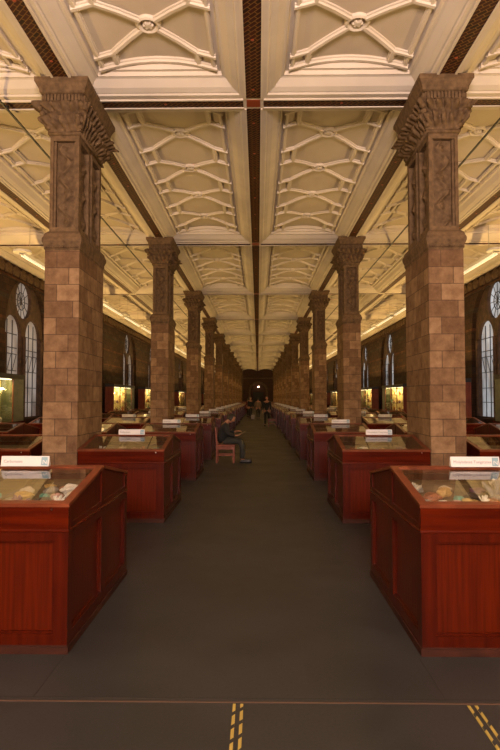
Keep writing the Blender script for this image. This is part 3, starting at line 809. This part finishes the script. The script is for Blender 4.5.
# ------------------------------------------------------------ lit wall showcases
def make_showcase(s):
    """front (glass) face towards the aisle at x=0, extends to s*.36 ; length 4.7"""
    t = thing('wall_showcase','x','showcase',(0,0,0)); L=3.95; L2=4.65; D=.42
    q=lambda x0,x1:sorted((s*x0,s*x1))
    bm=B(); add_box(bm,*q(-.03,D),0,L2,0,.93); 
    for k in range(4): add_prism(bm,[Vector((s*-.03,.12+k*1.13,.15)),Vector((s*-.03,1.08+k*1.13,.15)),Vector((s*-.03,1.08+k*1.13,.82)),Vector((s*-.03,.12+k*1.13,.82))],(s*-.015,0,0))
    obj('base_cabinet',bm,M['plinth'],t)
    bm=B(); add_box(bm,*q(-.05,D+.02),-.03,L2+.02,.93,.975); obj('counter',bm,M['mahogany_cross'],t)
    bm=B(); add_box(bm,*q(0,D),0,.05,.975,2.2); obj('end_panel',bm,M['chair_wood'],t)
    bm=B(); add_box(bm,*q(0,D),L,L2,.975,2.2); obj('side_compartment',bm,M['green_glass'],t)
    bm=B(); add_box(bm,*q(-.03,D),-.02,L2+.02,2.2,2.34); obj('canopy',bm,M['black'],t)
    bm=B(); add_box(bm,*q(D-.03,D),.05,L,.975,2.2); obj('back_panel',bm,M['show_back'],t)
    bm=B()
    for y in (.05,1.35,2.63,3.91): add_box(bm,*q(0,.03),y,y+.04,.975,2.2)
    obj('glazing_frame',bm,M['brown_frame'],t)
    bm=B(); bm.faces.new([bm.verts.new(p) for p in ((s*.015,.05,.99),(s*.015,L,.99),(s*.015,L,2.19),(s*.015,.05,2.19))]); obj('glass',bm,M['glass'],t)
    for z in (1.38,1.78):
        bm=B(); add_box(bm,*q(.08,D-.03),.06,L-.01,z,z+.012); obj('shelf',bm,M['glass'],t)
    bm=B(); add_box(bm,*q(.05,.09),.1,L-.05,2.165,2.195); obj('lamp_strip',bm,M['show_lamp'],t)
    return t
SH = {}
for s in (-1,1):
    SH[s]=None
    for k in range(-2,10):
        y = 12.35+(k)*7.65; x = s*7.02+(0 if s<0 else .0)
        lab = f'lit yellow showcase against the wall, {ORD[k]} one along, {SIDE[s]}' 
        if k < 0:
            area('ceil_fill',(x+s*.1,y+2.3,2.42),(R(180),R(-s*40),0),.25,4.2,CEIL_FILL_W,CEIL_FILL_COL); continue  # added ceiling fill alone, no showcase built this far back
        if SH[s] is None: SH[s]=make_showcase(s); SH[s].location=(x,y,0); SH[s]['label']=lab; SH[s]['group']='lit showcases against the walls'
        else: dup(SH[s],(x,y,0),lab,'lit showcases against the walls')
        area('showcase_light',(x+s*.12,y+2,2.16),(0,R(-s*20),0),.1,3.7,SHOW_W,SHOW_COL)
        area('ceil_fill',(x+s*.1,y+2.3,2.42),(R(180),R(-s*40),0),.25,4.2,CEIL_FILL_W,CEIL_FILL_COL)  # added upward fill for the ceiling, no fitting modelled
        if k < 5:
            for sh, z in enumerate((.9755,1.3925,1.7925)):
                for i in range(6):
                    yy = y+.35+i*.63+.1*((i+sh)%2); c = cols[(i*3+sh*5+k)%len(cols)]; kk='rock' if (i+sh)%2 else 'crystal'
                    lv=('lower','middle','upper')[sh]
                    lab = f'small {CN[c]} {"rock" if kk=="rock" else "crystal"} on the {lv} shelf of the {ORD[k]} showcase {SIDE[s]}'
                    specimen(kk,c,x+s*.24,yy,z,.14,.2,lab,f'specimens on the {lv} shelf of the {ORD[k]} lit showcase',i%2,i)
o = specimen('rock','white',6.9,32.9,0,.5,1.2,'x','x'); 
tag(o,'pale pyramid shaped boulder between two lit showcases across from the reader','boulder')

# ------------------------------------------------------------ pendant light fittings
def make_pendant():
    t = thing('pendant_light','x','light fitting',(0,0,0)); L=3.35
    bm=B()
    add_prism(bm,[Vector((x,0,z)) for x,z in ((-.11,.05),(-.07,0),(.07,0),(.11,.05),(.10,.05),(.065,.012),(-.065,.012),(-.10,.05))],(0,L,0)); obj('trough',bm,M['white_metal'],t)
    for x in (-.04,.04):
        bm=B(); add_cyl(bm,(x,.08,-.02),(x,L-.08,-.02),.016,10); obj('tube',bm,M['tube'],t)
    for y in (0,L-.06):
        bm=B(); add_cyl(bm,(0,y+.03,.045),(0,y+.03,.10),.24,20); obj('end_disc',bm,M['white_metal'],t)
    for y in (.5,L-.5):
        bm=B(); add_cyl(bm,(0,y,.05),(0,y,.895),.006,6); obj('rod',bm,M['metal'],t)
    return t
pen=make_pendant(); fp=True
for s in (-1,1):
    for k in range(-3,19):
        y=14.75+k*3.86; loc=(s*6.2,y,5.42)
        if k<0: lab=f'pendant light overhead behind the view {SIDE[s]}'
        else: lab=f'pale pendant strip light over the window aisle, {ORD[k]} one along, {SIDE[s]}'
        if k>=0:
            if fp: pen.location=loc; pen['label']=lab; pen['group']='pendant strip lights'; fp=False
            else: dup(pen,loc,lab,'pendant strip lights')
        area('pendant_uplight',(s*6.2,y+1.67,5.50),(R(180),0,0),.12,3.2,UP_W,UP_COL)
        area('pendant_downlight',(s*6.2,y+1.67,5.35),(0,0,0),.12,3.2,DOWN_W,UP_COL)
for s in (-1,1):
    bm=B(); add_box(bm,s*3.72-.013,s*3.72+.013,YBACK,YEND,5.92,5.945)
    o=obj('cable_conduit',bm,M['black']); 
    t=tag(o,f'thin dark cable conduit running under the ceiling {SIDE[s]}','conduit')
    for n in range(-1,NB+1):
        bm=B(); add_box(bm,s*3.72-.012,s*3.72+.012,P0+n*S-.02,P0+n*S+.02,5.945,ZC); obj('hanger',bm,M['black'],o)

# ------------------------------------------------------------ chairs and people
def make_chair(label, loc, rz):
    t=thing('wooden_chair',label,'chair',loc,rz)       # faces +x
    bm=B(); add_box(bm,-.22,.24,-.21,.21,.42,.465,bev=.012); obj('seat',bm,M['chair_wood'],t)
    for x,y in ((.20,-.18),(.20,.18)):
        bm=B(); add_box(bm,x-.022,x+.022,y-.022,y+.022,0,.42); obj('leg',bm,M['chair_wood'],t)
    for y in (-.19,.19):
        bm=B(); add_prism(bm,[Vector((x,y-.018,z)) for x,z in ((-.25,0),(-.21,0),(-.20,.44),(-.24,.88),(-.28,.88),(-.245,.44))],(0,.036,0)); obj('leg',bm,M['chair_wood'],t)
    bm=B()
    for z0,z1,dx in ((.80,.90,-.035),(.62,.68,-.02)): add_box(bm,-.235+dx,-.205+dx,-.17,.17,z0,z1)
    for k in range(4): add_box(bm,-.245,-.23,-.13+k*.075,-.10+k*.075,.46,.82)
    obj('backrest',bm,M['chair_wood'],t)
    bm=B(); add_box(bm,-.2,.2,-.19,-.17,.34,.42); add_box(bm,-.2,.2,.17,.19,.34,.42); add_box(bm,-.2,.2,-.185,-.17,.18,.21); add_box(bm,-.2,.2,.17,.185,.18,.21); obj('rail',bm,M['chair_wood'],t)
    return t
def skin_mesh(name, verts, edges, m, parent, root=0, sub=2):
    me=bpy.data.meshes.new(name); me.from_pydata([v[:3] for v in verts],edges,[]); me.materials.append(m)
    o=link(name,me,parent); o.modifiers.new('skin','SKIN')
    sl=me.skin_vertices[0] if me.skin_vertices else None
    for i,v in enumerate(verts):
        rr=v[3]; sl.data[i].radius = rr if isinstance(rr,tuple) else (rr,rr)
        sl.data[i].use_root = (i==root)
    s_=o.modifiers.new('sub','SUBSURF'); s_.levels=sub; s_.render_levels=sub
    for p in me.polygons: p.use_smooth=True
    o.modifiers['skin'].use_smooth_shade=True
    return o
def chain(lists):
    """lists of polylines; shares identical points"""
    vs=[];es=[];ix={}
    for l in lists:
        prev=None
        for p in l:
            k=tuple(round(c,4) for c in p[:3])
            if k not in ix: ix[k]=len(vs); vs.append(p)
            if prev is not None and prev!=ix[k]: es.append((prev,ix[k]))
            prev=ix[k]
    return vs,es
def head(t, c, f, m_skin=M['skin'], hairm=M['hair'], r=.098):
    """head with nose, brow, ears facing f (unit xy plus pitch)"""
    f=Vector(f).normalized(); up=Vector((0,0,1)); sd=up.cross(f).normalized(); up=f.cross(sd)
    Mx=Matrix(((f.x,sd.x,up.x,c[0]),(f.y,sd.y,up.y,c[1]),(f.z,sd.z,up.z,c[2]),(0,0,0,1)))
    bm=B(); bmesh.ops.create_uvsphere(bm,u_segments=20,v_segments=14,radius=1)
    for v in bm.verts:
        x,y,z=v.co
        jaw=1-.28*max(0,-z)
        v.co=Vector((x*.098*(1 if x<0 else .98)*jaw, y*.076*jaw, z*.122))
        if x>.3 and abs(y)<.22 and -.25<z<.1: v.co.x+=.022*(1-abs(y)/.22)
    for y in (-.077,.077): bmesh.ops.create_uvsphere(bm,u_segments=8,v_segments=6,radius=.026,matrix=Matrix.Translation((-.005,y,-.005))@Matrix.Scale(.4,4,(0,1,0)))
    for v in bm.verts: v.co=Mx@v.co
    h=obj('head',bm,m_skin,t,True)
    bm=B()
    for y in (-.03,.03): bmesh.ops.create_uvsphere(bm,u_segments=8,v_segments=6,radius=.011,matrix=Matrix.Translation((.088,y,.015)))
    bmesh.ops.create_cube(bm,size=1,matrix=Matrix.Translation((.083,0,-.062))@Matrix.Diagonal((.01,.035,.006,1)))
    for v in bm.verts: v.co=Mx@v.co
    obj('face_feature',bm,M['hair'],h)
    bm=B(); bmesh.ops.create_uvsphere(bm,u_segments=20,v_segments=14,radius=1)
    kill=[v for v in bm.verts if (v.co.x>.45 and v.co.z<.45) or v.co.z<-.5]
    bmesh.ops.delete(bm,geom=kill,context='VERTS')
    for v in bm.verts:
        n_=1+.05*noise.noise(v.co*5); v.co=Mx@Vector((v.co.x*.110*n_-.004,v.co.y*.088*n_,v.co.z*.135*n_+.004))
    obj('hair',bm,hairm,h,True)
def hand(lists, wrist, d, side, curl):
    w=Vector(wrist); d=Vector(d).normalized(); s_=Vector(side).normalized(); n=d.cross(s_)
    palm=w+d*.05
    lists.append([(*w,.024),(*palm,.028)])
    for k,(o,L) in enumerate(((-.03,.065),(-.01,.075),(.01,.07),(.03,.055))):
        a=palm+s_*o+d*.03; b=a+d*L*.5+n*curl*.3*L; c=b+d*L*.35+n*curl*L*.6
        lists.append([(*palm,.028),(*a,.010),(*b,.009),(*c,.008)])
    a=palm-s_*.035-d*.01; b=a-s_*.02+d*.03+n*curl*.02
    lists.append([(*palm,.028),(*a,.012),(*b,.010)])

# the seated reader, facing +x
rx, ry = -.82, 14.72
make_chair('reddish wooden chair carrying the seated reader beside the aisle', (rx,ry,0), 0)
t=thing('person','person in dark jacket and grey trousers sitting on a chair, bent over a book','person',(rx,ry,0),0)
SY=.19
body=[[( -.08,0,.56,.11),(-.10,0,.75,.11),(-.03,0,.93,.105),(.0,0,1.0,.06),(.035,0,1.05,.05),(.07,0,1.09,.05)]]
for s in (-1,1):
    body.append([(-.03,0,.93,.105),(-.02,s*SY,.93,.05),(.06,s*.23,.72,.036),(.26,s*.12,.69+(.10 if s>0 else 0),.026)])
    body.append([(-.08,0,.56,.11),(-.04,s*.10,.54,.08),(.36,s*.12,.52,.058),(.40,s*.13,.30,.045),(.40,s*.13,.09,.034),(.52,s*.14,.04,.03)])
hl=[]
for s in (-1,1): hand(body,(.26,s*.12,.69+(.10 if s>0 else 0)),(1,-s*.3,.1),(0,s,0),-.6)
v,e=chain(body); skin_mesh('body',v,e,M['skin'],t)
jk=[[(-.08,0,.47,(.18,.17)),(-.11,0,.72,(.18,.155)),(-.05,0,.92,(.16,.14)),(.02,0,1.00,.085)]]
for s in (-1,1): jk.append([(-.05,0,.92,(.16,.14)),(-.02,s*SY,.92,.09),(.06,s*.235,.73,.07),(.23,s*.14,.69+(.09 if s>0 else 0),.05)])
v,e=chain(jk); skin_mesh('jacket',v,e,M['jacket'],t)
tr=[[(-.10,0,.56,(.13,.15)),(-.04,0,.55,(.12,.15))]]
for s in (-1,1): tr.append([(-.04,0,.55,(.12,.15)),(.02,s*.10,.56,.10),(.38,s*.12,.54,.088),(.43,s*.13,.34,.080),(.41,s*.13,.09,.074)])
v,e=chain(tr); skin_mesh('trousers',v,e,M['trousers'],t)
for s in (-1,1):
    bm=B(); add_box(bm,.36,.66,s*.14-.045,s*.14+.045,0,.085,bev=.025); obj('shoe',bm,M['shoe'],t,True)
head(t,(.13,0,1.12),(.85,0,-.55))
bm=B(); add_prism(bm,[Vector((.30,-.15,.72)),Vector((.50,-.15,.80)),Vector((.51,-.15,.785)),Vector((.31,-.15,.705))],(0,.30,0))
tag(obj('open_book',bm,M['case_bed']),'open book held on the lap of the seated reader','book').location=(rx,ry,0)

def stander(x,y,rz,top,bottom,label,hgt=1.72,stride=.12):
    t=thing('person',label,'person',(x,y,0),rz); k=hgt/1.75
    P=lambda a,b,c,r:(a*k,b*k,c*k,r if not isinstance(r,tuple) else r)
    b=[[P(0,0,.98,(.14,.10)),P(0,0,1.2,(.13,.09)),P(0,0,1.42,(.14,.09)),P(0,0,1.50,.055),P(0,.0,1.60,.05)]]
    for s in (-1,1):
        b.append([P(0,0,1.42,(.14,.09)),P(s*.18,0,1.42,.055),P(s*.23,.02,1.14,.04),P(s*.22,.08,.90,.028)])
        b.append([P(0,0,.98,(.14,.10)),P(s*.10,0,.92,.085),P(s*.10,s*stride*.5,.50,.055),P(s*.10,s*stride-.02,.09,.036),P(s*.10,s*stride+.10,.035,.03)])
        hand(b,P(s*.22,.08,.90,.028)[:3],(0,.15,-1),(0,1,0),.4)
    v,e=chain(b); skin_mesh('body',v,e,M['skin'],t,sub=1)
    j=[[P(0,0,.86,(.19,.13)),P(0,0,1.1,(.165,.115)),P(0,0,1.42,(.165,.11)),P(0,0,1.49,.07)]]
    for s in (-1,1): j.append([P(0,0,1.42,(.165,.11)),P(s*.19,0,1.41,.07),P(s*.235,.02,1.14,.055),P(s*.225,.07,.95,.042)])
    v,e=chain(j); skin_mesh('coat',v,e,top,t,sub=1)
    q=[[P(0,0,.95,(.15,.11)),P(0,0,.90,(.15,.11))]]
    for s in (-1,1): q.append([P(0,0,.90,(.15,.11)),P(s*.10,0,.84,.095),P(s*.10,s*stride*.5,.50,.072),P(s*.10,s*stride-.02,.11,.052)])
    v,e=chain(q); skin_mesh('trousers',v,e,bottom,t,sub=1)
    for s in (-1,1):
        bm=B(); add_box(bm,(s*.10-.045)*k,(s*.10+.045)*k,(s*stride-.10)*k,(s*stride+.17)*k,0,.08,bev=.02); obj('shoe',bm,M['shoe'],t,True)
    head(t,(0,.015,1.65*k),(0,1,0))
    return t
stander(.52,33.6,R(170),M['jacket'],M['jacket'],'person in dark clothes standing alone in the far aisle beside the cases',1.74,.02)
stander(-.0,44.5,R(10),M['tan_coat'],M['trousers'],'person in a tan coat walking away down the middle of the aisle',1.66)
stander(-.85,50.5,R(20),M['red_coat'],M['jacket'],'person in a dark red coat by the far cases on the aisle',1.62)
stander(-.62,46.8,R(-160),M['jacket'],M['trousers'],'person in a black jacket walking close to the tan coat',1.70)
bm=B(); add_box(bm,-.13,.13,-.06,.06,0,.34,bev=.01); o=obj('carrier_bag',bm,M['pale_bag']); o.location=(-.40,44.4,0)
tag(o,'pale carrier bag on the floor beside the tan coated walker','bag')
bm=B(); add_cyl(bm,(-.05,0,.34),(-.03,0,.44),.006,6); add_cyl(bm,(-.03,0,.44),(.03,0,.44),.006,6); add_cyl(bm,(.03,0,.44),(.05,0,.34),.006,6); obj('handle',bm,M['pale_bag'],o)
make_chair('empty reddish wooden chair beside the far cases opposite the reader', (.80,32.4,0), R(180))
